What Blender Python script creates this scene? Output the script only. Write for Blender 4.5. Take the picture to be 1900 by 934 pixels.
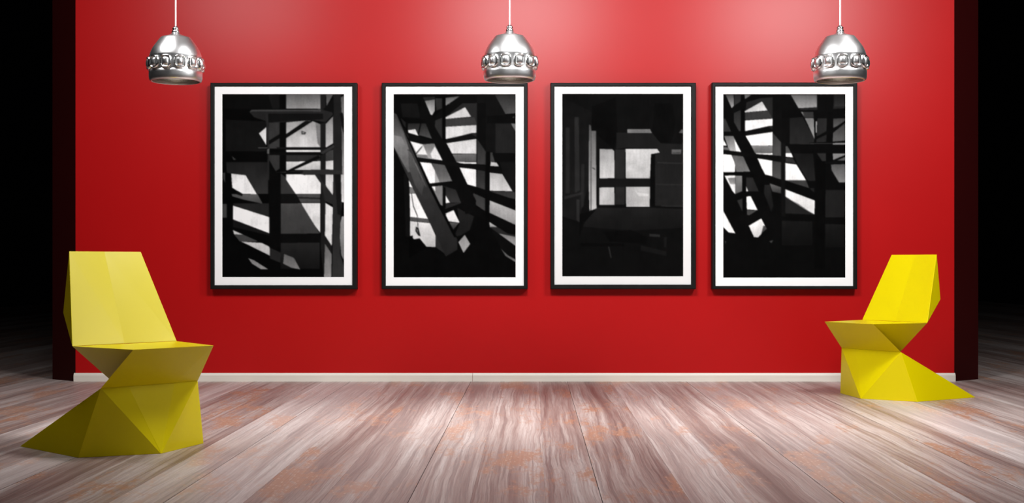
import bpy, bmesh, math, random
import numpy as np
from mathutils import Vector, Matrix

for o in list(bpy.data.objects):
    bpy.data.objects.remove(o)
S = bpy.context.scene
C = S.collection

# ------------------------------------------------------------------ camera
CAM_H, WALL_Y, F_PX, HORIZON = 0.7784, 8.69, 2446.0, 488.9
cd = bpy.data.cameras.new('camera')
cam = bpy.data.objects.new('camera', cd); C.objects.link(cam)
cd.sensor_width = 36.0
cd.lens = 36.0 * F_PX / 1900.0
cd.shift_y = (HORIZON - 467.0) / 1900.0
cam.location = (0, 0, CAM_H)
cam.rotation_euler = (math.pi / 2, 0, 0)
S.camera = cam

# ------------------------------------------------------------------ world, exposure, gallery lights, added fill
w = bpy.data.worlds.new('world'); S.world = w; w.use_nodes = True
w.node_tree.nodes['Background'].inputs[0].default_value = (0.0002, 0.0002, 0.00022, 1)
w.node_tree.nodes['Background'].inputs[1].default_value = 1.0
S.view_settings.view_transform = 'Standard'
S.view_settings.look = 'None'
S.view_settings.exposure = 0.0
S.view_settings.gamma = 1.0
S.view_settings.use_curve_mapping = False

def area(name, loc, target, sx, sy, power, col=(1, 1, 1), spread=180):
    l = bpy.data.lights.new(name, 'AREA'); l.shape = 'RECTANGLE'; l.size = sx; l.size_y = sy
    l.energy = power; l.color = col; l.spread = math.radians(spread)
    o = bpy.data.objects.new(name, l); C.objects.link(o); o.location = loc
    o.rotation_euler = (Vector(target) - Vector(loc)).to_track_quat('-Z', 'Y').to_euler()
    return o
area('gallery_light', (-2.25, 5.95, 3.05), (-1.7, 8.2, 0.4), 0.95, 0.6, 31)
area('gallery_light', (0.10, 5.4, 3.05), (0.1, 8.2, 0.4), 0.95, 0.6, 106)
area('gallery_light', (2.45, 5.4, 3.05), (1.9, 8.2, 0.4), 0.95, 0.6, 100)
area('added_fill_light', (0.0, -2.6, 2.6), (0.0, 7.0, 0.6), 5.0, 1.8, 6)  # unseen fill added behind the camera to grey the chrome reflections

# ------------------------------------------------------------------ helpers
def tag(o, label=None, cat=None, group=None, kind=None):
    if label: o['label'] = label
    if cat: o['category'] = cat
    if group: o['group'] = group
    if kind: o['kind'] = kind
    return o

def obj(name, bm, mat, parent=None, smooth=False):
    me = bpy.data.meshes.new(name)
    bm.normal_update()
    bm.to_mesh(me); bm.free()
    if mat: me.materials.append(mat)
    if smooth:
        for p in me.polygons: p.use_smooth = True
    o = bpy.data.objects.new(name, me); C.objects.link(o)
    if parent: o.parent = parent
    return o

def empty(name, loc, rz=0.0):
    o = bpy.data.objects.new(name, None); C.objects.link(o)
    o.location = loc; o.rotation_euler = (0, 0, rz); o.empty_display_size = 0.1
    return o

def box(bm, x0, x1, y0, y1, z0, z1, bev=0.0):
    r = bmesh.ops.create_cube(bm, size=1.0)
    vs = r['verts']
    for v in vs:
        v.co = Vector(((x0 + x1) / 2 + v.co.x * (x1 - x0), (y0 + y1) / 2 + v.co.y * (y1 - y0), (z0 + z1) / 2 + v.co.z * (z1 - z0)))
    if bev > 0:
        es = list({e for v in vs for e in v.link_edges})
        bmesh.ops.bevel(bm, geom=es, offset=bev, segments=2, affect='EDGES', profile=0.5)

def lathe(prof, seg=96):
    bm = bmesh.new(); rings = []
    for r, z in prof:
        if r < 1e-6:
            rings.append([bm.verts.new((0, 0, z))])
        else:
            rings.append([bm.verts.new((r * math.cos(2 * math.pi * k / seg), r * math.sin(2 * math.pi * k / seg), z)) for k in range(seg)])
    for a, b in zip(rings, rings[1:]):
        for k in range(seg):
            k2 = (k + 1) % seg
            if len(a) == 1 and len(b) == 1: continue
            if len(a) == 1: bm.faces.new((a[0], b[k2], b[k]))
            elif len(b) == 1: bm.faces.new((a[k], a[k2], b[0]))
            else: bm.faces.new((a[k], a[k2], b[k2], b[k]))
    bmesh.ops.recalc_face_normals(bm, faces=bm.faces)
    return bm

def mat(name, col=(.5, .5, .5), rough=.5, metal=0.0, spec=.5):
    m = bpy.data.materials.new(name); m.use_nodes = True
    b = m.node_tree.nodes['Principled BSDF']
    b.inputs['Base Color'].default_value = (*col, 1)
    b.inputs['Roughness'].default_value = rough
    b.inputs['Metallic'].default_value = metal
    b.inputs['Specular IOR Level'].default_value = spec
    return m

class NT:
    def __init__(s, m):
        s.t = m.node_tree; s.n = s.t.nodes; s.l = s.t.links; s.b = s.n['Principled BSDF']
    def node(s, k, **kw):
        n = s.n.new(k)
        for a, v in kw.items(): setattr(n, a, v)
        return n
    def link(s, a, b): s.l.new(a, b)
    def noise(s, vec, scale, detail=4, rough=.55, dist=0.0):
        n = s.node('ShaderNodeTexNoise'); n.inputs['Scale'].default_value = scale
        n.inputs['Detail'].default_value = detail; n.inputs['Roughness'].default_value = rough
        n.inputs['Distortion'].default_value = dist; s.link(vec, n.inputs['Vector']); return n.outputs['Fac']
    def mapping(s, vec, scale, loc=(0, 0, 0)):
        n = s.node('ShaderNodeMapping'); n.inputs['Scale'].default_value = scale; n.inputs['Location'].default_value = loc
        s.link(vec, n.inputs['Vector']); return n.outputs[0]
    def ramp(s, f, stops):
        n = s.node('ShaderNodeValToRGB'); e = n.color_ramp.elements
        while len(e) < len(stops): e.new(0.5)
        for i, (p, c) in enumerate(stops):
            e[i].position = p; e[i].color = (*c, 1) if len(c) == 3 else c
        s.link(f, n.inputs[0]); return n.outputs[0]
    def mix(s, f, a, b, mode='MIX'):
        n = s.node('ShaderNodeMix', data_type='RGBA', blend_type=mode)
        if isinstance(f, (int, float)): n.inputs[0].default_value = f
        else: s.link(f, n.inputs[0])
        for x, i in ((a, 6), (b, 7)):
            if isinstance(x, tuple): n.inputs[i].default_value = (*x, 1)
            else: s.link(x, n.inputs[i])
        return n.outputs[2]
    def math(s, op, a, b=0.0, c=None):
        n = s.node('ShaderNodeMath', operation=op)
        for i, x in enumerate((a, b) if c is None else (a, b, c)):
            if isinstance(x, (int, float)): n.inputs[i].default_value = x
            else: s.link(x, n.inputs[i])
        return n.outputs[0]
    def bump(s, h, strength, dist=.01):
        n = s.node('ShaderNodeBump'); n.inputs['Strength'].default_value = strength; n.inputs['Distance'].default_value = dist
        s.link(h, n.inputs['Height']); s.link(n.outputs[0], s.b.inputs['Normal'])

def sl(v):
    v = v / 255.0
    return v / 12.92 if v <= .04045 else ((v + .055) / 1.055) ** 2.4
def rgb(r, g, b): return (sl(r), sl(g), sl(b))

# ------------------------------------------------------------------ materials
def red_wall():
    m = mat('red_satin_paint', (.40, .0055, .007), .34, 0, .28); t = NT(m)
    tc = t.node('ShaderNodeTexCoord').outputs['Object']
    n = t.noise(tc, 1.3, 4)
    t.link(t.mix(t.ramp(n, [(.3, (0, 0, 0)), (.7, (1, 1, 1))]), (.43, .0042, .005), (.46, .005, .006)), t.b.inputs['Base Color'])
    t.bump(t.noise(tc, 160, 2), .04, .002)
    return m
M_red = red_wall()

def shaded_red():
    m = mat('shaded_red_paint', (.030, .0006, .0008), .6, 0, .15); t = NT(m)  # shade on the angled wall ends, put into a near-black red base colour
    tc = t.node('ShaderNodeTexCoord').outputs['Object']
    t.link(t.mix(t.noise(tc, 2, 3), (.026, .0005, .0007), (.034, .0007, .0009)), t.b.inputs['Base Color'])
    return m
M_shaded_red = shaded_red()

def base_paint():
    m = mat('cream_skirting_paint', (.66, .60, .52), .4); t = NT(m)
    tc = t.node('ShaderNodeTexCoord').outputs['Object']
    n = t.noise(t.mapping(tc, (1, 4, 60)), 2.0, 4)
    t.link(t.mix(n, (.70, .64, .56), (.82, .77, .70)), t.b.inputs['Base Color'])
    return m
M_base = base_paint()

def wood_floor():
    m = mat('weathered_plank_floor', (.3, .25, .25), .5); t = NT(m)
    tc = t.node('ShaderNodeTexCoord').outputs['Object']
    at = t.node('ShaderNodeAttribute', attribute_name='plank').outputs['Fac']
    sep = t.node('ShaderNodeSeparateXYZ'); t.link(tc, sep.inputs[0])
    comb = t.node('ShaderNodeCombineXYZ')
    t.link(sep.outputs[0], comb.inputs[0])
    t.link(t.math('ADD', sep.outputs[1], t.math('MULTIPLY', at, 37.0)), comb.inputs[1])
    t.link(t.math('MULTIPLY', at, 11.0), comb.inputs[2])
    v = comb.outputs[0]
    # wandering grain: warp the across-plank coordinate before stretching it
    warp = t.noise(t.mapping(v, (1.6, .55, 1)), 1.4, 3)
    comb2 = t.node('ShaderNodeCombineXYZ'); sp = t.node('ShaderNodeSeparateXYZ'); t.link(v, sp.inputs[0])
    t.link(t.math('ADD', sp.outputs[0], t.math('MULTIPLY', warp, .07)), comb2.inputs[0])
    t.link(sp.outputs[1], comb2.inputs[1]); t.link(sp.outputs[2], comb2.inputs[2])
    g = comb2.outputs[0]
    broad = t.noise(t.mapping(g, (4.4, .20, 1)), 1.5, 4, .58, .3)
    mid = t.noise(t.mapping(g, (19, .28, 1)), 1.5, 5, .62, .08)
    fine = t.noise(t.mapping(g, (110, 1.0, 1)), 1.5, 6, .78)
    val = t.math('ADD', t.math('MULTIPLY', broad, .42), t.math('ADD', t.math('MULTIPLY', mid, .30), t.math('MULTIPLY', fine, .28)))
    colr = t.ramp(val, [(.33, rgb(78, 54, 50)), (.43, rgb(134, 109, 103)), (.495, rgb(172, 152, 146)), (.56, rgb(206, 193, 188)), (.65, rgb(238, 231, 228))])
    # dark hairline cracks and ring lines along the grain
    cr = t.ramp(t.noise(t.mapping(g, (42, .45, 1)), 1.7, 4, .6), [(.395, (1, 1, 1)), (.45, (0, 0, 0))])
    colr = t.mix(t.math('MULTIPLY', cr, .45), colr, rgb(78, 56, 58))
    ringf = t.math('FRACT', t.math('MULTIPLY', t.math('ADD', broad, t.math('MULTIPLY', mid, .25)), 22.0))
    lnr = t.ramp(ringf, [(0.0, (1, 1, 1)), (.22, (0, 0, 0)), (.93, (0, 0, 0)), (1.0, (1, 1, 1))])
    colr = t.mix(t.math('MULTIPLY', lnr, .30), colr, rgb(96, 70, 70))
    # orange patches where the grey wash has worn off, with pale flecks in them
    pa = t.noise(t.mapping(v, (2.3, .75, 1), (3.1, 1.7, 0)), 1.5, 4, .66)
    sp2 = t.noise(t.mapping(v, (34, 11, 1)), 1.5, 4, .7)
    pm = t.ramp(t.math('ADD', pa, t.math('MULTIPLY', t.math('SUBTRACT', sp2, .5), .42)), [(.545, (0, 0, 0)), (.635, (1, 1, 1))])
    orange = t.mix(fine, rgb(150, 92, 64), rgb(216, 160, 122))
    colr = t.mix(t.math('MULTIPLY', pm, .85), colr, orange)
    vor = t.node('ShaderNodeTexVoronoi'); vor.inputs['Scale'].default_value = 1.0
    t.link(t.mapping(v, (60, 22, 1)), vor.inputs['Vector'])
    fl = t.ramp(vor.outputs['Distance'], [(.16, (1, 1, 1)), (.30, (0, 0, 0))])
    colr = t.mix(t.math('MULTIPLY', t.math('MULTIPLY', fl, pm), .55), colr, rgb(236, 214, 196))
    # per plank tone
    tone = t.math('FRACT', t.math('MULTIPLY', at, 7.31))
    colr = t.mix(.42, colr, t.ramp(tone, [(0, rgb(106, 83, 78)), (.45, rgb(156, 137, 131)), (1, rgb(216, 208, 206))]))
    t.link(colr, t.b.inputs['Base Color'])
    t.link(t.math('ADD', t.math('MULTIPLY', mid, .25), .30), t.b.inputs['Roughness'])
    t.bump(t.math('ADD', val, t.math('MULTIPLY', cr, -.3)), .2, .004)
    return m
M_floor = wood_floor()
M_gap = mat('dark_floor_gap', (.02, .014, .014), .9)

def yellow_plastic():
    m = mat('yellow_moulded_plastic', (.6, .52, .0), .30, 0, .22); t = NT(m)
    tc = t.node('ShaderNodeTexCoord').outputs['Object']
    n = t.noise(tc, 3.0, 3)
    t.link(t.mix(n, (.68, .565, .0), (.73, .61, .0)), t.b.inputs['Base Color'])
    t.link(t.math('ADD', t.math('MULTIPLY', t.noise(tc, 6, 3), .08), .29), t.b.inputs['Roughness'])
    return m
M_yellow = yellow_plastic()

def chrome(name, col, r0, r1):
    m = mat(name, col, r0, 1.0); t = NT(m)
    tc = t.node('ShaderNodeTexCoord').outputs['Object']
    t.link(t.math('ADD', t.math('MULTIPLY', t.noise(tc, 30, 3), r1 - r0), r0), t.b.inputs['Roughness'])
    return m
M_chrome = chrome('brushed_chrome', (.93, .93, .93), .28, .35)
M_bright = chrome('polished_chrome', (.92, .92, .92), .16, .22)
M_inner = chrome('dull_inner_metal', (.50, .47, .42), .35, .45)
M_glass = mat('clear_glass', (.95, .95, .95), .03, 0, .8)
M_glass.node_tree.nodes['Principled BSDF'].inputs['Transmission Weight'].default_value = .55
M_cord = mat('pale_cable_sheath', (.80, .70, .70), .4)
M_bulb = mat('lamp_bulb', (1, 1, 1), .4)
M_bulb.node_tree.nodes['Principled BSDF'].inputs['Emission Color'].default_value = (1, .93, .85, 1)
M_bulb.node_tree.nodes['Principled BSDF'].inputs['Emission Strength'].default_value = 1.5

def frame_mat():
    m = mat('black_stained_frame', (.01, .01, .01), .45, 0, .12); t = NT(m)
    tc = t.node('ShaderNodeTexCoord').outputs['Object']
    n = t.noise(t.mapping(tc, (6, 6, 3)), 2.0, 4)
    t.link(t.mix(n, (.003, .003, .003), (.016, .0155, .015)), t.b.inputs['Base Color'])
    return m
M_frame = frame_mat()
M_mat = mat('white_mount_board', (.94, .94, .94), .9, 0, .1)
M_mat2 = mat('off_white_mount_board', (.80, .80, .80), .9, 0, .1)
def print_mat():
    m = mat('black_and_white_print', (.5, .5, .5), .9, 0, .02); t = NT(m)
    t.link(t.node('ShaderNodeAttribute', attribute_name='grey').outputs['Color'], t.b.inputs['Base Color'])
    return m
M_print = print_mat()
M_ceiling = mat('dark_ceiling', (.22, .22, .22), .9)

# ------------------------------------------------------------------ structure: floor, wall, angled wall ends, skirting, ceiling
seams = [-9.3, -8.5, -7.75, -6.95, -6.2, -5.4, -4.62, -3.86, -3.08, -2.42, -1.83, -1.198, -.405, .228, 1.011, 1.68, 2.38, 3.10, 3.86, 4.60, 5.35, 6.12, 6.90, 7.65, 8.45, 9.2]
rnd = random.Random(7)
bm = bmesh.new(); lay = bm.faces.layers.float.new('plank')
gap = .0011
for a, b in zip(seams, seams[1:]):
    y = -2.6 - rnd.random() * 1.4
    while y < 24:
        y2 = y + rnd.uniform(30, 31)
        c1, c2 = a + (b - a) * rnd.uniform(.28, .38), a + (b - a) * rnd.uniform(.62, .72)
        for xa, xb in ((a + gap, c1 - .0002), (c1 + .0002, c2 - .0002), (c2 + .0002, b - gap)):
            f = bm.faces.new([bm.verts.new(p) for p in ((xa, y + gap, 0), (xb, y + gap, 0), (xb, y2 - gap, 0), (xa, y2 - gap, 0))])
            f[lay] = rnd.random()
        y = y2
f = bm.faces.new([bm.verts.new(p) for p in ((-9.3, -4, -.006), (9.2, -4, -.006), (9.2, 30, -.006), (-9.3, 30, -.006))])
f.material_index = 1
floor = obj('floor', bm, M_floor); floor.data.materials.append(M_gap)
floor.rotation_euler = (0, 0, -math.atan(38 / F_PX))
tag(floor, kind='structure')

XL, XR, CH = -2.877, 2.915, 3.35
OL, OR, OY = -3.083, 3.128, WALL_Y + .155
bm = bmesh.new(); box(bm, XL, XR, WALL_Y, WALL_Y + .15, 0, CH)
tag(obj('wall_back', bm, M_red), kind='structure')
def prism(pts, z0, z1):
    bm = bmesh.new()
    lo = [bm.verts.new((x, y, z0)) for x, y in pts]; hi = [bm.verts.new((x, y, z1)) for x, y in pts]
    n = len(pts)
    bm.faces.new(lo); bm.faces.new(hi)
    for k in range(n): bm.faces.new((lo[k], lo[(k + 1) % n], hi[(k + 1) % n], hi[k]))
    bmesh.ops.recalc_face_normals(bm, faces=bm.faces)
    return bm
tag(obj('wall_end_1', prism([(XL, WALL_Y), (XL, WALL_Y + .45), (OL, WALL_Y + .45), (OL, OY)], 0, CH), M_shaded_red), kind='structure')
tag(obj('wall_end_2', prism([(XR, WALL_Y), (XR, WALL_Y + .45), (OR, WALL_Y + .45), (OR, OY)], 0, CH), M_shaded_red), kind='structure')
# skirting: stepped profile, two lengths meeting left of the middle
def skirting(x0, x1):
    prof = [(WALL_Y, 0), (WALL_Y - .016, 0), (WALL_Y - .016, .040), (WALL_Y - .013, .045), (WALL_Y - .009, .052), (WALL_Y - .003, .055), (WALL_Y, .055)]
    bm = bmesh.new()
    A = [bm.verts.new((x0, y, z)) for y, z in prof]; B = [bm.verts.new((x1, y, z)) for y, z in prof]
    bm.faces.new(A); bm.faces.new(B)
    for k in range(len(prof)):
        k2 = (k + 1) % len(prof); bm.faces.new((A[k], B[k], B[k2], A[k2]))
    bmesh.ops.recalc_face_normals(bm, faces=bm.faces)
    return bm
XJ = (877 - 950) / 281.3
tag(obj('baseboard_back', skirting(XL - .008, XJ - .0012), M_base), kind='structure')
tag(obj('baseboard_back', skirting(XJ + .0012, XR + .004), M_base), kind='structure')
bm = bmesh.new(); box(bm, -4, 4, -2.9, 9.6, CH, CH + .1)
tag(obj('ceiling', bm, M_ceiling), kind='structure')

# ------------------------------------------------------------------ faceted chairs
V = dict(A=(.2452, 0, .4385), B=(.1854, .3742, .4385), C=(.1694, -.17, .83), W=(.225, .1948, .278), V=(.1066, .204, .278),
         R=(.196, -.1704, .5699), U=(0, -.019, .2323), S=(.2924, .1354, 0), F=(0, .275, 0), T=(.299, -.3498, 0))
def chair(x, y, rz, label):
    root = empty('faceted_chair', (x, y, 0), rz)
    tag(root, label, 'chair', 'yellow faceted chairs')
    P = {}
    for s, t in ((-1, 'l'), (1, 'r')):
        for k, (px, py, pz) in V.items():
            if px: P[k + t] = Vector((s * px, py, pz))
            else: P[k] = Vector((0, py, pz))
    def part(name, faces, bev=.0015):
        bm = bmesh.new(); vs = {}
        for f in faces:
            for k in f:
                if k not in vs: vs[k] = bm.verts.new(P[k])
        for f in faces: bm.faces.new([vs[k] for k in f])
        bmesh.ops.recalc_face_normals(bm, faces=bm.faces)
        o = obj(name, bm, M_yellow, root)
        if bev:
            md = o.modifiers.new('bevel', 'BEVEL'); md.width = bev; md.segments = 2; md.limit_method = 'ANGLE'; md.angle_limit = math.radians(12)
            md.harden_normals = False
        return o
    # closed backrest: front panel, side wedges, rear panel
    P['Am'] = Vector((0, -.012, .4384)); P['Cm'] = Vector((0, V['C'][1] - .012, .83))
    part('backrest', [('Al', 'Am', 'Cm', 'Cl'), ('Am', 'Ar', 'Cr', 'Cm'), ('Cl', 'Rl', 'Al'), ('Cr', 'Ar', 'Rr'), ('Cl', 'Cm', 'Cr', 'Rr', 'Rl'), ('Al', 'Rl', 'Rr', 'Ar', 'Am')])
    # seat block: flat top, faceted underside down to the waist
    part('seat', [('Al', 'Bl', 'Br', 'Ar'), ('Bl', 'Wl', 'Vl'), ('Br', 'Vr', 'Wr'), ('Bl', 'Vl', 'Vr', 'Br'),
                  ('Al', 'U', 'Bl'), ('Ar', 'Br', 'U'), ('Bl', 'U', 'Wl'), ('Br', 'Wr', 'U'), ('Al', 'Ar', 'U'), ('Wl', 'U', 'Wr', 'Vr', 'Vl')])
    # base: prow at the front, two swept tails at the back
    part('base', [('Vl', 'F', 'Vr'), ('Wl', 'Sl', 'F', 'Vl'), ('Wr', 'Vr', 'F', 'Sr'), ('Wl', 'Tl', 'Sl'), ('Wr', 'Sr', 'Tr'),
                  ('Wl', 'U', 'Tl'), ('Wr', 'Tr', 'U'), ('U', 'Tr', 'Tl'), ('Wl', 'Vl', 'Vr', 'Wr', 'U'), ('F', 'Sl', 'Tl', 'Tr', 'Sr')])
    return root
# local +y is the chair's front
chair(-1.6316, 5.575, -.7628 - math.pi / 2, 'yellow faceted plastic chair at the left, nearer and larger in view, facing right')
chair(2.2347, 7.7143, -2.5804 - math.pi / 2, 'yellow faceted plastic chair at the right, close to the red wall, facing left')

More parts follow.
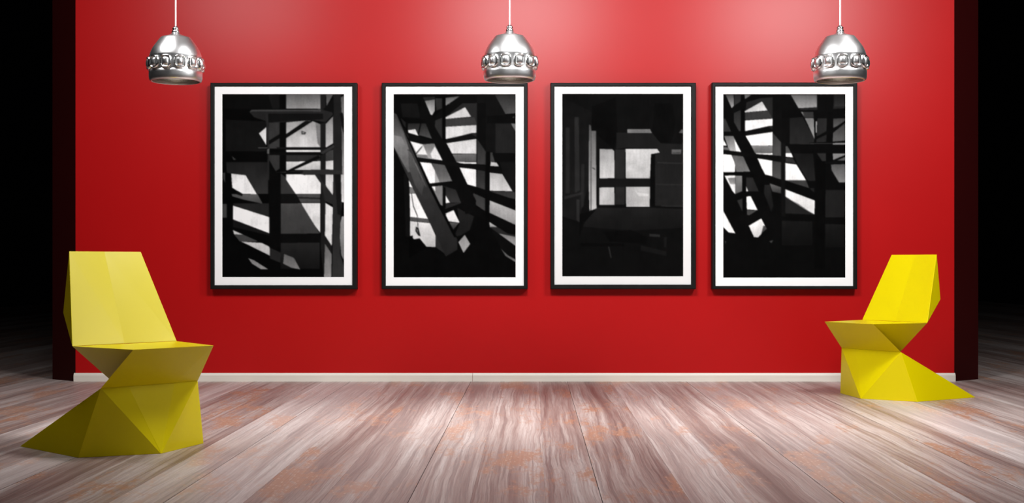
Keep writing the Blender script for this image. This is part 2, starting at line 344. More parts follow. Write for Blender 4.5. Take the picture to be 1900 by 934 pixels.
# ------------------------------------------------------------------ framed prints
ZS = 5.1875
PRINTS = [
 # (background grey, x0, y0, [(grey or (top, bottom), outline), ...]) in print units
 (6, 36.3, 23.3, [
  (11,[(60,30),(590,30),(590,170),(60,170)]), (18,[(75,275),(460,290),(460,578),(75,575)]), (20,[(480,30),(590,30),(590,168),(520,168)]),
  ((88,150),[(652,30),(978,30),(978,170),(652,168)]), ((70,95),[(1030,30),(1100,30),(1035,145)]),
  ((26,46),[(1100,30),(1172,30),(1180,300),(1190,620),(1190,1000),(1170,1200),(1165,1560),(1210,1700),(1210,1790),(1090,1790)]),
  ((80,120),[(1172,60),(1212,40),(1212,330),(1195,240),(1178,200)]), ((90,170),[(1178,330),(1212,460),(1212,1070),(1180,1060),(1185,770),(1182,600)]),
  (14,[(1160,215),(1190,210),(1212,330),(1212,470)]), (20,[(1110,780),(1165,780),(1175,1190),(1140,1180)]),
  ((150,208),[(650,300),(830,283),(905,288),(978,318),(978,540),(650,540)]), (120,[(930,300),(978,318),(978,540),(950,500)]),
  (222,[(650,563),(978,563),(978,583),(650,583)]), ((215,180),[(652,675),(978,670),(978,752),(652,757)]),
  ((125,195),[(1028,315),(1098,240),(1098,500),(1028,542)]), ((205,220),[(1028,670),(1100,662),(1100,752),(1028,752)]),
  (48,[(600,790),(655,830),(745,986),(600,982)]), (235,[(650,795),(940,800),(982,880),(982,984),(742,984),(652,850)]),
  (70,[(745,984),(975,984),(975,1066),(790,1066)]), (34,[(745,1010),(975,1020),(975,1034),(760,1028)]), (14,[(600,984),(745,984),(790,1066),(600,1066)]),
  (228,[(795,1070),(975,1070),(975,1355),(850,1190)]), ((66,58),[(600,1075),(792,1072),(970,1362),(600,1365)]),
  (10,[(600,1365),(970,1362),(985,1450),(600,1450)]), ((34,18),[(600,1452),(970,1450),(970,1700),(600,1700)]),
  ((28,46),[(80,680),(480,680),(480,984),(372,984),(265,805),(128,790),(85,780)]),
  (236,[(128,790),(265,805),(372,986),(235,982),(190,958),(138,925)]), ((90,70),[(132,985),(378,985),(428,1078),(250,1040),(140,1008)]),
  (14,[(190,955),(240,985),(230,1005),(170,985)]), (34,[(150,1075),(488,1075),(488,1208),(145,1088)]),
  (240,[(145,1095),(490,1206),(490,1360),(145,1228)]), (20,[(145,1230),(490,1362),(490,1380),(145,1300)]),
  (205,[(145,1330),(245,1374),(155,1370)]), (66,[(155,1370),(240,1372),(370,1430),(380,1440),(210,1440)]),
  ((215,180),[(225,1440),(420,1452),(495,1490),(495,1574)]), (140,[(290,1598),(345,1618),(480,1704),(410,1704),(325,1650)]),
  ((90,125),[(632,1558),(725,1595),(785,1706),(700,1690),(622,1650)]), (50,[(500,1295),(580,1402),(495,1372)]), (34,[(500,1500),(600,1545),(595,1642),(495,1600)]),
  (60,[(40,1080),(85,1080),(85,1212),(40,1212)]), (60,[(48,780),(70,780),(70,880),(48,830)]), (60,[(132,620),(175,655),(150,660)]),
  (48,[(485,300),(590,300),(590,410),(480,480)]), (48,[(480,600),(590,600),(590,740),(550,768),(490,660)]), (52,[(490,510),(590,448),(590,540),(480,540)]),
  (8,[(490,668),(560,780),(600,860),(600,1500),(490,1500)]),
  (215,[(392,405),(462,345),(462,518)]), (42,[(650,613),(975,613),(975,670),(650,670)]), (58,[(1028,575),(1100,560),(1100,658),(1028,668)]),
  (26,[(980,30),(1028,30),(1028,800),(1100,1000),(1100,1050),(1028,1060),(1028,1500),(1010,1790),(980,1500)]),
  (210,[(1028,800),(1100,800),(1095,1012),(1060,985),(1028,900)]), (228,[(1025,1070),(1095,1112),(1085,1482),(1020,1382)]), ((95,140),[(1020,1460),(1085,1552),(1080,1785),(1012,1785)]),
  ((150,110),[(1180,1200),(1212,1195),(1212,1640),(1175,1570),(1162,1400),(1168,1260)]), ((180,215),[(1172,800),(1212,800),(1212,1070),(1178,1060)]),
  (7,[(590,30),(650,30),(650,760),(590,760)]),
  (13,[(1035,145),(1105,60),(1105,225),(1030,300),(975,315),(980,200)]),
  (34,[(300,200),(322,178),(980,174),(1090,205),(1095,225),(1025,298),(900,278),(560,302),(460,288),(345,250)]), (16,[(480,215),(1000,215),(1000,270),(640,290),(480,300)]), (62,[(305,205),(322,178),(980,180),(980,196),(330,194)]),
  (15,[(650,412),(832,286),(905,288),(650,452)]), (12,[(475,498),(590,410),(590,450),(480,518)]),
  (20,[(385,538),(1050,538),(1050,556),(385,556)]), (68,[(385,540),(560,540),(560,548),(385,548)]),
  (10,[(490,584),(1000,584),(1110,505),(1112,540),(1000,612),(490,612)]), (46,[(975,590),(1105,510),(1112,538),(1000,605)]),
  (13,[(650,765),(960,612),(975,642),(720,757)]), (42,[(540,778),(820,758),(1040,748),(1185,765),(1187,795),(820,803),(780,783)]), (12,[(650,770),(820,768),(800,784),(650,786)]),
  (36,[(455,215),(480,215),(490,560),(490,850),(472,850),(474,560)]), (88,[(468,560),(492,550),(490,600),(470,600)]),
  (38,[(925,802),(975,802),(985,850),(1105,1010),(1110,1092),(1020,1052),(985,890)]), (26,[(1015,1385),(1085,1482),(1085,1560),(1020,1455)]),
  (50,[(795,380),(842,396),(832,414),(795,416)]), (150,[(806,390),(828,398),(808,406)]),
 ]),
 (7, 26.0, 23.3, [
  (16,[(100,120),(260,120),(290,260),(120,250)]), (30,[(100,260),(148,300),(160,370),(130,330)]),
  ((100,195),[(330,95),(425,80),(425,190),(400,232),(385,225)]), (40,[(430,70),(495,70),(495,165),(440,188)]), (30,[(310,60),(425,55),(425,78),(330,92)]),
  ((80,125),[(530,65),(662,50),(600,95),(530,140)]), (34,[(560,120),(832,115),(832,315),(770,245),(715,155),(540,245)]),
  (190,[(530,250),(715,155),(772,246),(530,268)]), (50,[(530,270),(800,250),(830,322),(530,340)]), ((195,205),[(530,342),(822,325),(822,400),(530,460)]),
  ((190,220),[(530,500),(822,458),(822,598),(590,600),(538,505)]), ((110,78),[(590,605),(822,600),(822,680),(625,680)]), (225,[(632,680),(822,682),(822,698),(640,692)]),
  (225,[(658,732),(820,750),(820,920),(735,897)]), ((38,55),[(830,460),(912,580),(912,705),(830,700)]), ((40,60),[(830,755),(905,768),(905,1150),(820,1092),(790,985),(820,960)]),
  (190,[(960,680),(1015,685),(1038,722),(955,718)]), (52,[(955,580),(975,580),(1000,682),(955,680)]), ((165,200),[(950,780),(1070,795),(1167,960),(950,955)]),
  (46,[(950,960),(1190,965),(1205,1038),(950,985)]), ((165,130),[(950,1048),(1205,1147),(1205,1287),(945,1165)]), ((185,140),[(945,1253),(1022,1302),(950,1302)]),
  (34,[(950,1305),(1022,1302),(1120,1365),(1205,1380),(1205,1400),(1020,1360)]), ((110,150),[(1015,1360),(1205,1398),(1205,1490),(1080,1410)]), ((70,110),[(1055,1508),(1120,1570),(1205,1618),(1205,1645),(1100,1580)]),
  ((38,72),[(995,35),(1205,35),(1205,212),(1100,220)]), (100,[(1148,305),(1205,315),(1205,405)]), (27,[(1005,310),(1150,310),(1205,412),(1205,595),(1005,595)]), (16,[(1045,680),(1205,680),(1205,960),(1167,960),(1075,795)]),
  (14,[(830,30),(995,30),(1100,220),(1005,310),(1005,595),(912,580),(830,460)]),
  (215,[(170,375),(240,365),(270,428),(175,400)]), ((35,70),[(165,310),(340,310),(402,458),(275,422),(240,365),(170,372)]), (12,[(285,312),(298,312),(275,420),(262,410)]),
  ((100,165),[(192,480),(310,510),(430,500),(500,665),(260,635)]), (222,[(192,480),(312,512),(355,612),(255,604)]), (110,[(255,612),(350,612),(362,642),(265,635)]), (70,[(240,600),(290,540),(316,516),(300,545),(252,605)]), (215,[(425,530),(500,665),(400,645),(385,600)]),
  (238,[(285,680),(390,690),(425,760),(425,880),(378,887)]), ((75,110),[(395,690),(530,710),(592,862),(425,882),(425,760)]), (170,[(425,760),(472,872),(425,880)]),
  (120,[(395,915),(500,905),(500,1100),(480,1090)]), (225,[(395,915),(430,912),(430,960)]), ((30,45),[(510,905),(640,950),(692,1068),(570,1070),(530,1000)]),
  (222,[(530,1000),(570,1068),(530,1075)]), (34,[(530,1078),(690,1068),(640,1100),(520,1150)]),
  (215,[(530,1172),(605,1140),(664,1262),(540,1245)]), ((85,45),[(550,1255),(655,1262),(600,1332),(580,1330)]), (26,[(640,1120),(800,1200),(760,1330),(680,1380),(610,1400),(662,1270)]),
  (150,[(650,1448),(712,1376),(764,1464),(700,1550)]),
  (238,[(178,830),(218,925),(182,918)]), (110,[(183,922),(222,925),(242,976),(185,978)]), (238,[(185,980),(245,980),(362,1225),(190,1205)]),
  (75,[(190,1205),(362,1228),(378,1262),(190,1242)]), ((215,190),[(190,1245),(380,1265),(432,1380),(432,1495),(345,1490),(280,1410),(230,1420),(190,1390)]), (40,[(435,1375),(525,1560),(440,1500)]),
  (4,[(180,1390),(215,1385),(215,1410),(245,1430),(265,1415),(280,1440),(350,1500),(180,1600)]),
  (60,[(200,980),(206,980),(225,1100),(262,1190),(268,1310),(262,1310),(255,1195),(218,1105)]), (30,[(245,1300),(270,1310),(290,1390),(268,1385),(240,1340)]), (150,[(250,1318),(262,1330),(262,1360)]),
  ((58,30),[(27,200),(62,225),(180,450),(390,935),(640,1420),(640,1520),(530,1585),(435,1375),(215,930),(150,790),(27,520)]),
  ((62,110),[(27,250),(60,260),(130,400),(180,560),(130,560),(27,440)]), ((120,92),[(27,420),(110,440),(200,640),(230,760),(170,780),(60,580),(27,520)]),
  ((88,52),[(170,560),(205,600),(330,880),(300,1000),(235,900),(180,740)]), ((125,60),[(238,690),(245,690),(350,920),(338,920)]), ((100,50),[(215,640),(220,640),(300,850),(290,850)]),
  (5,[(62,225),(75,235),(395,935),(640,1400),(610,1400),(370,925),(170,470)]),
  (9,[(300,80),(330,95),(385,225),(440,285),(430,350),(490,465),(540,505),(662,735),(740,900),(820,1050),(805,1160),(720,1180),(600,880),(500,665),(400,460),(330,290),(280,260)]),
  (38,[(430,280),(495,250),(495,460),(425,340)]),
  (10,[(165,400),(330,462),(430,468),(430,502),(310,508),(180,472)]), (11,[(260,635),(500,668),(640,682),(700,700),(1045,730),(1075,795),(910,765),(640,725),(500,700),(280,678)]),
  (9,[(378,885),(600,866),(640,950),(500,905),(400,914)]), (14,[(530,465),(780,402),(828,400),(828,455),(540,500)]), (34,[(770,408),(822,402),(822,440)]),
  (7,[(720,890),(830,920),(1200,1045),(1205,1145),(950,1048),(800,980)]), (7,[(500,1140),(690,1068),(710,1090),(530,1172)]),
  (8,[(800,1110),(950,1175),(1205,1290),(1205,1360),(950,1255),(800,1180)]), (10,[(960,1310),(1205,1490),(1205,1618),(1060,1510)]),
  (10,[(420,240),(520,165),(662,50),(830,32),(830,112),(700,110),(540,240),(430,282)]),
  (5,[(497,60),(528,60),(528,470),(497,470)]), (10,[(828,115),(912,115),(912,580),(828,450)]), (6,[(912,580),(948,580),(948,1330),(905,1330)]), (6,[(500,910),(530,925),(530,1120),(500,1110)]),
  (7,[(148,300),(168,300),(168,420),(150,400)]), (9,[(920,240),(1205,222),(1205,312),(920,310)]), (60,[(1165,250),(1190,240),(1175,262)]), (9,[(975,600),(1205,597),(1205,680),(1000,680)]),
  (14,[(130,790),(150,790),(182,920),(186,1400),(150,1390)]),
 ]),
 (12, 41.5, 20.7, [
  ((15,22),[(45,60),(330,200),(305,880),(200,1250),(45,1200)]), (32,[(80,350),(120,350),(120,980),(80,980)]), (34,[(165,250),(205,250),(215,950),(170,980)]), (30,[(230,700),(260,700),(255,1100),(225,1130)]), (36,[(70,1010),(240,970),(240,990),(70,1040)]), (38,[(185,1040),(212,1040),(212,1260),(185,1240)]),
  (8,[(330,150),(560,60),(575,420),(540,560),(330,380)]),
  ((70,170),[(303,320),(322,330),(320,1140),(308,1150),(300,900)]), ((85,175),[(328,380),(370,380),(375,1125),(325,1145)]), (60,[(322,330),(328,380),(326,1140),(318,1140)]), (60,[(335,730),(362,745),(362,755),(335,742)]),
  ((24,30),[(565,400),(930,400),(985,500),(1208,510),(1208,1100),(885,1100),(885,555),(650,545),(565,555)]),
  (34,[(555,560),(645,560),(645,1090),(555,1090)]), (18,[(385,840),(650,840),(650,920),(385,920)]), (18,[(650,842),(890,842),(890,915),(650,915)]), (8,[(890,605),(935,605),(935,1110),(885,1100)]),
  ((140,195),[(405,555),(525,558),(545,575),(548,835),(405,838)]), ((195,178),[(652,555),(955,555),(978,590),(895,605),(885,838),(655,838)]),
  (172,[(403,925),(545,922),(548,1093),(403,1092)]), ((168,178),[(655,918),(885,918),(882,1110),(658,1110)]), (192,[(745,930),(765,975),(870,985),(870,1005),(780,1010),(750,970)]),
  (112,[(668,365),(885,365),(905,402),(670,402)]), (80,[(680,380),(890,380),(890,386),(680,386)]), (80,[(1160,402),(1185,368),(1210,368),(1210,405)]), (88,[(1092,560),(1185,560),(1180,605),(1092,605)]), (60,[(1100,590),(1175,585),(1175,598),(1100,600)]),
  (9,[(930,120),(1100,120),(1130,300),(1090,500),(985,500),(905,400)]), (40,[(955,680),(1208,690),(1208,700),(955,692)]), (38,[(940,890),(1208,895),(1208,905),(940,900)]), (38,[(990,1095),(1208,1100),(1208,1112),(990,1108)]),
  ((26,18),[(380,1120),(890,1120),(1208,1130),(1208,1310),(700,1340),(240,1300),(250,1220)]), (8,[(215,1180),(370,1140),(260,1260),(210,1400)]), (8,[(440,1350),(700,1330),(860,1400),(850,1470),(500,1440)]), (36,[(880,1370),(980,1375),(980,1400),(880,1395)]),
  (20,[(800,1480),(1040,1540),(1040,1580),(800,1530)]), (40,[(485,1490),(498,1495),(520,1600),(508,1600)]), (22,[(1020,1400),(1045,1400),(1040,1500),(1020,1500)]), (8,[(220,1460),(640,1465),(640,1490),(220,1490)]),
 ]),
 (9, 35.3, 23.3, [
  ((60,160),[(65,35),(142,35),(145,140),(122,165)]), ((30,50),[(150,35),(210,35),(215,90),(150,150)]), (90,[(245,35),(312,35),(250,78)]),
  (32,[(268,80),(512,60),(512,262),(460,185),(412,100),(255,182)]), ((190,205),[(248,192),(412,100),(464,186),(248,205)]), (50,[(250,205),(470,190),(512,262),(250,275)]),
  (228,[(250,282),(512,265),(512,332),(250,385)]), (232,[(255,430),(512,392),(512,522),(310,525)]), ((120,90),[(310,527),(512,522),(512,592),(345,597)]), (230,[(350,597),(512,595),(512,613),(360,605)]),
  (242,[(368,645),(510,668),(510,817),(435,800)]), ((45,70),[(515,400),(592,490),(592,622),(515,617)]), ((50,72),[(515,670),(592,682),(592,852),(515,822)]),
  (70,[(638,530),(655,530),(692,597),(638,597)]), (232,[(638,597),(692,597),(707,637),(638,630)]), (242,[(635,690),(740,705),(832,857),(635,857)]), (56,[(640,858),(832,858),(862,932),(830,928)]),
  ((240,215),[(635,942),(915,1050),(912,1184),(850,1150),(760,1085),(700,1055),(634,1012)]), (120,[(634,1008),(700,1052),(760,1082),(850,1146),(912,1182),(880,1178),(750,1100),(640,1025)]),
  ((85,145),[(685,35),(935,35),(935,155),(760,165)]), (46,[(780,200),(900,200),(905,255),(815,255)]), (110,[(780,198),(800,200),(812,240)]), ((115,145),[(820,260),(905,258),(912,460)]), (190,[(923,290),(935,290),(932,400),(925,400)]),
  ((24,36),[(675,260),(800,250),(912,460),(905,512),(675,508)]), ((24,42),[(1095,35),(1213,35),(1213,145),(1095,150)]),
  ((55,85),[(1090,265),(1213,260),(1213,290),(1090,355)]), ((55,85),[(1090,400),(1213,300),(1213,475),(1085,485)]), (34,[(940,262),(1030,262),(1030,380),(930,440)]), (34,[(930,465),(1030,400),(1030,490),(930,492)]),
  (135,[(1085,500),(1213,496),(1213,513),(1085,513)]), (125,[(1085,600),(1213,600),(1213,612),(1090,662)]), (90,[(1110,665),(1213,628),(1213,668)]), ((80,125),[(1070,705),(1213,700),(1213,876),(1145,876),(1075,760)]),
  (80,[(1190,950),(1213,955),(1213,1020)]), (42,[(925,530),(1020,530),(1020,672),(985,672),(930,590)]), ((20,30),[(710,600),(900,600),(920,860),(850,860),(750,700)]),
  (28,[(1010,950),(1205,950),(1205,1210),(1010,1210)]), ((22,14),[(600,1245),(892,1250),(892,1480),(600,1480)]), ((24,14),[(1005,1275),(1205,1280),(1205,1500),(1005,1500)]),
  (30,[(600,960),(634,1015),(820,1135),(908,1185),(600,1172)]), (28,[(640,935),(910,932),(910,1045)]), (40,[(918,1180),(980,1225),(920,1200)]),
  (45,[(38,270),(70,262),(120,390),(38,390)]), ((36,52),[(145,212),(210,180),(210,385),(190,385),(145,300)]),
  (236,[(38,452),(76,525),(38,525)]), ((100,165),[(50,430),(150,430),(215,585),(100,572)]), (225,[(148,462),(215,585),(165,575)]), (90,[(38,535),(90,540),(105,570),(38,562)]),
  (246,[(38,605),(120,612),(155,700),(155,777),(38,777)]), ((80,115),[(125,615),(245,628),(302,775),(165,777),(150,690)]),
  (232,[(55,812),(157,808),(157,990),(130,960)]), ((115,150),[(85,835),(157,830),(157,892),(110,892)]), ((125,90),[(160,808),(222,808),(222,960),(160,985)]),
  (34,[(230,830),(330,830),(382,962),(240,962)]), (210,[(262,915),(280,960),(262,965)]), ((34,20),[(400,900),(490,900),(520,1100),(500,1160)]),
  (240,[(262,1010),(305,1010),(370,1142),(268,1135)]), (62,[(270,1140),(362,1146),(290,1192),(270,1187)]), (45,[(175,1050),(225,1030),(225,1178)]),
  ((245,215),[(285,1292),(405,1222),(455,1320),(372,1404),(335,1400)]), (70,[(425,1290),(445,1295),(456,1320),(405,1370),(415,1330)]),
  (240,[(38,1140),(72,1182),(157,1364),(95,1357),(38,1300)]), ((95,55),[(485,885),(592,922),(592,982),(510,965)]), (60,[(480,1440),(520,1430),(500,1460)]), (60,[(58,1440),(68,1440),(66,1470)]),
  (8,[(38,50),(70,60),(125,168),(145,300),(195,388),(250,422),(440,800),(430,1000),(380,960),(300,775),(215,588),(120,395),(60,262),(38,215)]),
  (8,[(38,395),(130,392),(140,428),(38,430)]), (10,[(38,565),(240,590),(590,630),(700,640),(742,705),(592,668),(365,642),(240,624),(38,598)]), (40,[(636,640),(705,642),(735,698),(636,680)]),
  (7,[(38,780),(305,772),(345,830),(230,812),(38,808)]), (12,[(250,385),(480,335),(515,338),(515,388),(255,425)]), (30,[(470,345),(512,336),(512,370)]),
  (8,[(435,800),(600,850),(860,930),(940,1000),(912,1045),(640,938),(485,880)]),
  (6,[(210,35),(246,35),(246,422),(210,390)]), (11,[(515,60),(600,60),(600,495),(515,380)]), (10,[(600,60),(675,35),(675,508),(600,500)]), (8,[(600,180),(770,165),(800,250),(600,262)]), (14,[(592,500),(635,500),(635,1200),(592,1200)]),
  (7,[(225,830),(262,830),(262,1180),(225,1180)]), (30,[(770,165),(935,158),(1213,145),(1213,165),(935,180),(775,185)]), (10,[(940,35),(1095,35),(1090,200),(940,200)]), (9,[(905,205),(925,205),(925,460),(915,460)]),
  (8,[(1030,200),(1085,200),(1082,690),(1020,690)]), (9,[(650,515),(1213,515),(1213,597),(690,597)]), (7,[(920,640),(1020,690),(1010,1700),(915,1700)]),
  (9,[(920,440),(1090,360),(1213,278),(1213,302),(1090,388),(925,465)]), (9,[(860,495),(1213,480),(1213,494),(860,502)]), (60,[(870,500),(1080,500),(1080,505),(870,505)]), (13,[(1010,680),(1213,668),(1213,697),(1010,695)]), (10,[(1080,665),(1213,610),(1213,627),(1120,670)]),
  (9,[(122,168),(160,130),(320,35),(512,35),(252,112),(250,168),(140,205)]),
  (9,[(38,790),(55,812),(150,1000),(228,1162),(240,1300),(220,1500),(157,1364),(38,1140)]), (8,[(150,1000),(290,968),(315,1000),(165,1042)]),
 ]),
]

def raster(polys, W, H, x0, y0, bg, seed):
    SS = 2
    w_, h_ = W * SS, H * SS
    img = np.full((h_, w_), float(bg))
    yy, xx = np.mgrid[0:h_, 0:w_]
    X = (xx + .5) / SS * ZS + x0; Y = (yy + .5) / SS * ZS + y0
    for g, pts in polys:
        pts = np.array(pts, float)
        xa, ya = pts.min(0); xb, yb = pts.max(0)
        m = (X >= xa) & (X <= xb) & (Y >= ya) & (Y <= yb)
        if not m.any(): continue
        ix = np.where(m); px, py = X[ix], Y[ix]
        ins = np.zeros(px.shape, bool); n = len(pts); j = n - 1
        for i in range(n):
            xi, yi = pts[i]; xj, yj = pts[j]
            if yi != yj:
                c = ((yi > py) != (yj > py)) & (px < (xj - xi) * (py - yi) / (yj - yi) + xi)
                ins ^= c
            j = i
        gv = np.full(px.shape, float(g)) if not isinstance(g, tuple) else g[0] + (g[1] - g[0]) * np.clip((py - ya) / max(1, yb - ya), 0, 1)
        img[ix[0][ins], ix[1][ins]] = gv[ins]
    img = img.reshape(H, SS, W, SS).mean((1, 3))
    k = np.array([.25, .5, .25])
    for ax in (0, 1):
        p = np.pad(img, [(1, 1) if a == ax else (0, 0) for a in (0, 1)], mode='edge')
        img = sum(k[i] * (p[i:i + H] if ax == 0 else p[:, i:i + W]) for i in range(3))
    rs = np.random.RandomState(seed)
    # cloudy plaster / wood mottling
    tot = np.zeros((H, W))
    for cy, cx, amp in ((12, 9, .10), (34, 20, .08), (20, 90, .05), (H // 2, W // 2, .04)):
        n = rs.rand(cy + 2, cx + 2)
        gy = np.linspace(0, cy, H); gx = np.linspace(0, cx, W)
        iy = gy.astype(int); ixx = gx.astype(int); fy = (gy - iy)[:, None]; fx = (gx - ixx)[None, :]
        a = n[iy][:, ixx]; b = n[iy][:, ixx + 1]; c = n[iy + 1][:, ixx]; d = n[iy + 1][:, ixx + 1]
        tot += amp * ((a * (1 - fx) + b * fx) * (1 - fy) + (c * (1 - fx) + d * fx) * fy - .5)
    img = img * (1 + tot * 1.3) + tot * 14
    return np.clip(img, 2, 245)

def framed_print(idx, outer, mt, pr, label, matm, part_label):
    Zf = WALL_Y - .065                       # front face of the moulding
    s = F_PX / Zf
    wx = lambda px: (px - 950) / s
    wz = lambda py: CAM_H + (HORIZON - py) / s
    ox0, oy0, ox1, oy1 = outer
    cx, cz = wx((ox0 + ox1) / 2), wz(oy1)
    root = empty('framed_print', (cx, WALL_Y, cz))
    tag(root, label, 'picture', 'framed prints on the red wall')
    # moulding: mitred profile swept round the rectangle
    O = (wx(ox0) - cx, wx(ox1) - cx, 0.0, wz(oy0) - cz)
    I = (wx(mt[0]) - cx, wx(mt[2]) - cx, wz(mt[3]) - cz, wz(mt[1]) - cz)
    bm = bmesh.new(); rings = []
    for t_, yv in ((0, 0), (0, -.060), (.05, -.063), (.18, -.065), (.82, -.065), (.95, -.063), (1, -.060), (1, -.040)):
        x0 = O[0] + (I[0] - O[0]) * t_; x1 = O[1] + (I[1] - O[1]) * t_; z0 = O[2] + (I[2] - O[2]) * t_; z1 = O[3] + (I[3] - O[3]) * t_
        rings.append([bm.verts.new((x, yv, z)) for x, z in ((x0, z0), (x1, z0), (x1, z1), (x0, z1))])
    for a, b in zip(rings, rings[1:]):
        for k in range(4): bm.faces.new((a[k], a[(k + 1) % 4], b[(k + 1) % 4], b[k]))
    bm.faces.new(rings[0])
    bmesh.ops.recalc_face_normals(bm, faces=bm.faces)
    obj('frame', bm, M_frame, root)
    # mount board with a bevelled window, set just behind the moulding's lip
    sM = F_PX / (WALL_Y - .053)
    mx = lambda px: (px - 950) / sM - cx
    mz = lambda py: CAM_H + (HORIZON - py) / sM - cz
    bm = bmesh.new(); rings = []
    q = (mx(pr[0]), mx(pr[2]), mz(pr[3]), mz(pr[1]))
    for (x0, x1, z0, z1), yv in (((I[0] - .0, I[1] + .0, I[2] - .0, I[3] + .0), -.053), ((q[0], q[1], q[2], q[3]), -.053), ((q[0] + .0015, q[1] - .0015, q[2] + .0015, q[3] - .0015), -.0505)):
        rings.append([bm.verts.new((x, yv, z)) for x, z in ((x0, z0), (x1, z0), (x1, z1), (x0, z1))])
    for a, b in zip(rings, rings[1:]):
        for k in range(4): bm.faces.new((a[k], a[(k + 1) % 4], b[(k + 1) % 4], b[k]))
    bmesh.ops.recalc_face_normals(bm, faces=bm.faces)
    obj('mount', bm, matm, root)
    # the print
    bg, zx0, zy0, polys = PRINTS[idx]
    W = int(round(pr[2] - pr[0])); H = int(round(pr[3] - pr[1]))
    img = raster(polys, W, H, zx0, zy0, bg, 11 + idx)
    c = img / 255.0
    lin = np.where(c <= .04045, c / 12.92, ((c + .055) / 1.055) ** 2.4) * .95
    xs = np.linspace(q[0] - .002, q[1] + .002, W); zs = np.linspace(q[3] + .002, q[2] - .002, H)
    XX, ZZ = np.meshgrid(xs, zs)
    co = np.stack([XX, np.full_like(XX, -.0498), ZZ], -1).reshape(-1, 3)
    ii = np.arange(H * W).reshape(H, W)
    quads = np.stack([ii[:-1, :-1], ii[1:, :-1], ii[1:, 1:], ii[:-1, 1:]], -1).reshape(-1, 4)
    me = bpy.data.meshes.new('print')
    me.vertices.add(H * W); me.vertices.foreach_set('co', co.ravel().astype(np.float32))
    me.loops.add(quads.size); me.loops.foreach_set('vertex_index', quads.ravel().astype(np.int32))
    me.polygons.add(len(quads)); me.polygons.foreach_set('loop_start', np.arange(0, quads.size, 4).astype(np.int32))
    try: me.polygons.foreach_set('loop_total', np.full(len(quads), 4, np.int32))
    except Exception: pass
    me.update(calc_edges=True); me.validate()
    a = me.color_attributes.new('grey', 'FLOAT_COLOR', 'POINT')
    ca = np.ones((H * W, 4), np.float32); ca[:, :3] = lin.reshape(-1, 1)
    a.data.foreach_set('color', ca.ravel())
    me.materials.append(M_print)
    o = bpy.data.objects.new('print', me); C.objects.link(o); o.parent = root
    o['label'] = part_label
    return root
framed_print(0, (390, 153.5, 662, 537), (397.7, 160, 653.5, 529.5), (412, 174.5, 638.5, 515),
    'black framed monochrome print of wall shelves in slanting light, leftmost on the red wall', M_mat, 'monochrome photograph of shelves on brackets, slanting sunlight')
framed_print(1, (708, 153.5, 979, 537), (715.6, 160, 972, 530.5), (730, 174.5, 957, 515.5),
    'black framed monochrome print of a steep open staircase, behind the middle pendant lamp', M_mat, 'monochrome photograph of steep open stairs')
framed_print(2, (1021.6, 153.5, 1291.5, 537), (1028.8, 160, 1282.6, 528.5), (1043, 174, 1268, 513.5),
    'black framed, mostly dark monochrome print showing four small lit window panes', M_mat2, 'dark monochrome photograph of a room with four lit panes')
framed_print(3, (1321.6, 153, 1591, 537), (1327.8, 160, 1583.6, 531), (1341.8, 174.5, 1569, 516),
    'black framed monochrome print of crossing stair beams, rightmost on the wall near the right lamp', M_mat, 'monochrome photograph of crossing beams and light')

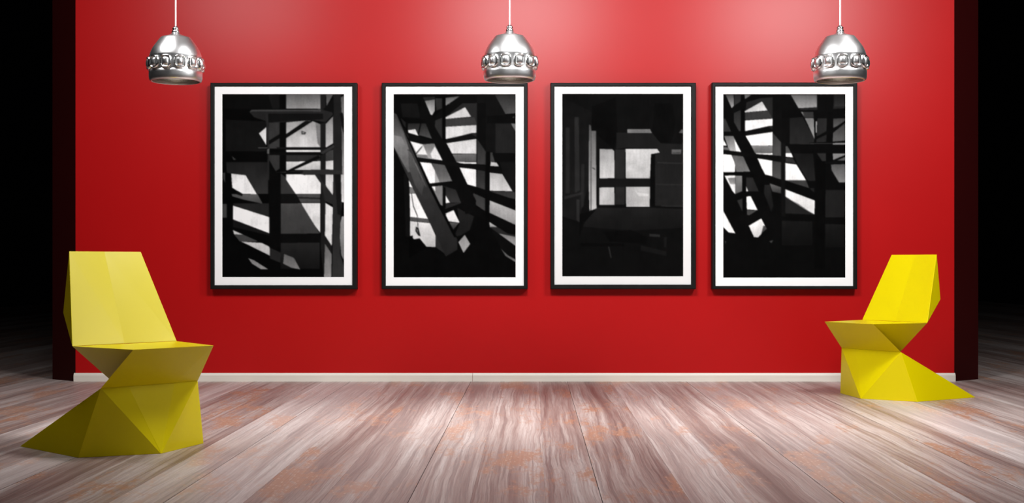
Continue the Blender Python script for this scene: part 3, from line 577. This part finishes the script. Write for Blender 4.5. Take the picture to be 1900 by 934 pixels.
# ------------------------------------------------------------------ pendant lamps
LS = 371.7                                     # photograph pixels per metre at the lamps
LAMP_Y = F_PX / LS
def k_(v): return v / LS
def pendant(px, py_bottom, phase, watts, label):
    zb = CAM_H + (HORIZON - py_bottom) / LS
    root = empty('pendant_lamp', ((px - 950) / LS, LAMP_Y, zb))
    tag(root, label, 'lamp', 'chrome pendant lamps')
    # z in photograph pixels above the bottom rim
    shade = [(45.0, 9), (44.6, 5), (44.0, 1.5), (42.5, 0.0), (44.5, -.6), (46.5, .4), (47.6, 3), (48.3, 7), (48.5, 13), (48.4, 17.5), (47.2, 18.6), (47.0, 20), (47.6, 31), (47.0, 43), (47.6, 45), (47.2, 47),
             (45.8, 52), (43.1, 58.5), (40.2, 63.5), (37.1, 68), (34.2, 72), (31.4, 75.8), (28.9, 79), (27.3, 81), (26.5, 81.7), (25.2, 82.1), (20, 83.4), (14, 85.4), (9.4, 87.8), (7.2, 89.6), (6.4, 91)]
    sh = obj('shade', lathe([(k_(r), k_(z)) for r, z in shade], 128), M_chrome, root, True)
    cap = [(5.2, 90.2), (6.9, 90.8), (7.2, 92.7), (6.6, 94.5), (5.0, 95.1), (5.0, 96.0), (5.9, 96.8), (6.0, 98.4), (5.2, 99.8), (3.4, 101.4), (2.4, 102.8), (0, 103.0)]
    obj('cap', lathe([(k_(r), k_(z)) for r, z in cap], 48), M_bright, root, True)
    H = (CH - zb) * LS
    cord = obj('cord', lathe([(k_(1.45), k_(102)), (k_(1.45), k_(H))], 16), M_cord, root, True)
    obj('ceiling_rose', lathe([(k_(1.6), k_(H - 14)), (k_(5), k_(H - 13)), (k_(17), k_(H - 9)), (k_(20), k_(H - 4)), (k_(20), k_(H - .2)), (0, k_(H - .2))], 48), M_bright, root, True)
    # ribbed baffle inside the mouth
    bm = lathe([(k_(44.2), k_(6)), (k_(38), k_(5.0)), (k_(36.5), k_(7)), (k_(38), k_(24)), (k_(44), k_(30))], 96)
    n = 90
    for i in range(n):
        a = 2 * math.pi * i / n; ca, sa = math.cos(a), math.sin(a)
        vs = []
        for r in (35.2, 41.5):
            for z in (4.0, 8.6):
                for tw in (-.72, .72):
                    vs.append(bm.verts.new(((k_(r) * ca - k_(tw) * sa), (k_(r) * sa + k_(tw) * ca), k_(z))))
        for q in ((0, 1, 3, 2), (4, 6, 7, 5), (0, 4, 5, 1), (2, 3, 7, 6), (0, 2, 6, 4), (1, 5, 7, 3)):
            bm.faces.new([vs[i2] for i2 in q])
    bmesh.ops.recalc_face_normals(bm, faces=bm.faces)
    obj('baffle', bm, M_inner, root)
    # bulb, recessed in the shade
    bm = lathe([(0, k_(24)), (k_(8), k_(25.5)), (k_(13), k_(31)), (k_(14), k_(38)), (k_(11), k_(46)), (k_(6), k_(56)), (k_(5), k_(70)), (0, k_(70))], 32)
    obj('bulb', bm, M_bulb, root, True)
    # twelve square lens bosses round the belt
    for i in range(12):
        a = math.radians(phase + 30 * i)
        rad = Vector((math.cos(a), math.sin(a), 0)); tan = Vector((-math.sin(a), math.cos(a), 0))
        ctr_z = k_(31.3)
        def sup(t, hw, hh, n=4.2):
            c, s_ = math.cos(t), math.sin(t)
            return (hw * math.copysign(abs(c) ** (2 / n), c), hh * math.copysign(abs(s_) ** (2 / n), s_))
        def patch(rings_, seg=40, closed=True):
            bm = bmesh.new(); R = []
            for hw, hh, d, n_ in rings_:
                ring = []
                for q in range(seg):
                    u, v = sup(2 * math.pi * q / seg, k_(hw), k_(hh), n_)
                    r0 = math.sqrt(max(1e-6, k_(47.3) ** 2 - u * u)) if abs(u) < k_(47) else 0
                    p = rad * (r0 + k_(d)) + tan * u + Vector((0, 0, ctr_z + v))
                    ring.append(bm.verts.new(p))
                R.append(ring)
            for A, B in zip(R, R[1:]):
                for q in range(seg): bm.faces.new((A[q], A[(q + 1) % seg], B[(q + 1) % seg], B[q]))
            if closed:
                bm.faces.new(R[-1])
            bmesh.ops.recalc_face_normals(bm, faces=bm.faces)
            return bm
        bz = obj('bezel', patch([(11.0, 12.6, -1.5, 2.8), (10.9, 12.5, 1.2, 2.8), (10.4, 12.0, 3.2, 3.0), (9.5, 11.2, 4.6, 3.2), (8.5, 10.2, 5.0, 3.4), (7.6, 9.2, 4.4, 3.6), (7.0, 8.6, 3.0, 3.8), (6.8, 8.4, 1.8, 4)], closed=False), M_bright, root, True)
        obj('lens', patch([(7.0, 8.6, 1.9, 4), (6.3, 7.9, 3.6, 3.6), (5.3, 6.7, 5.0, 3.2), (3.9, 5.0, 6.0, 2.8), (2.3, 2.9, 6.6, 2.4), (.3, .4, 6.8, 2)]), M_chrome, bz, True)
    l = bpy.data.lights.new('pendant_glow', 'SPOT'); l.energy = watts; l.spot_size = math.radians(78); l.spot_blend = 1.0; l.shadow_soft_size = .05
    l.color = (1, .96, .92)
    lo = bpy.data.objects.new('pendant_glow', l); C.objects.link(lo); lo.parent = root; lo.location = (0, 0, k_(3))
    return root
pendant(326, 151.5, -90 + 8.5 + 14.3, 36, 'chrome pendant lamp at the left, clear of the frames, ringed by square bosses')
pendant(945.7, 149.0, -90 + 21.4, 90, 'chrome pendant lamp hanging in the middle, overlapping the top of the staircase print')
pendant(1558.7, 150.0, -90 + 5.4 - 13.9, 82, 'chrome pendant lamp at the right, overlapping the top of the rightmost frame')
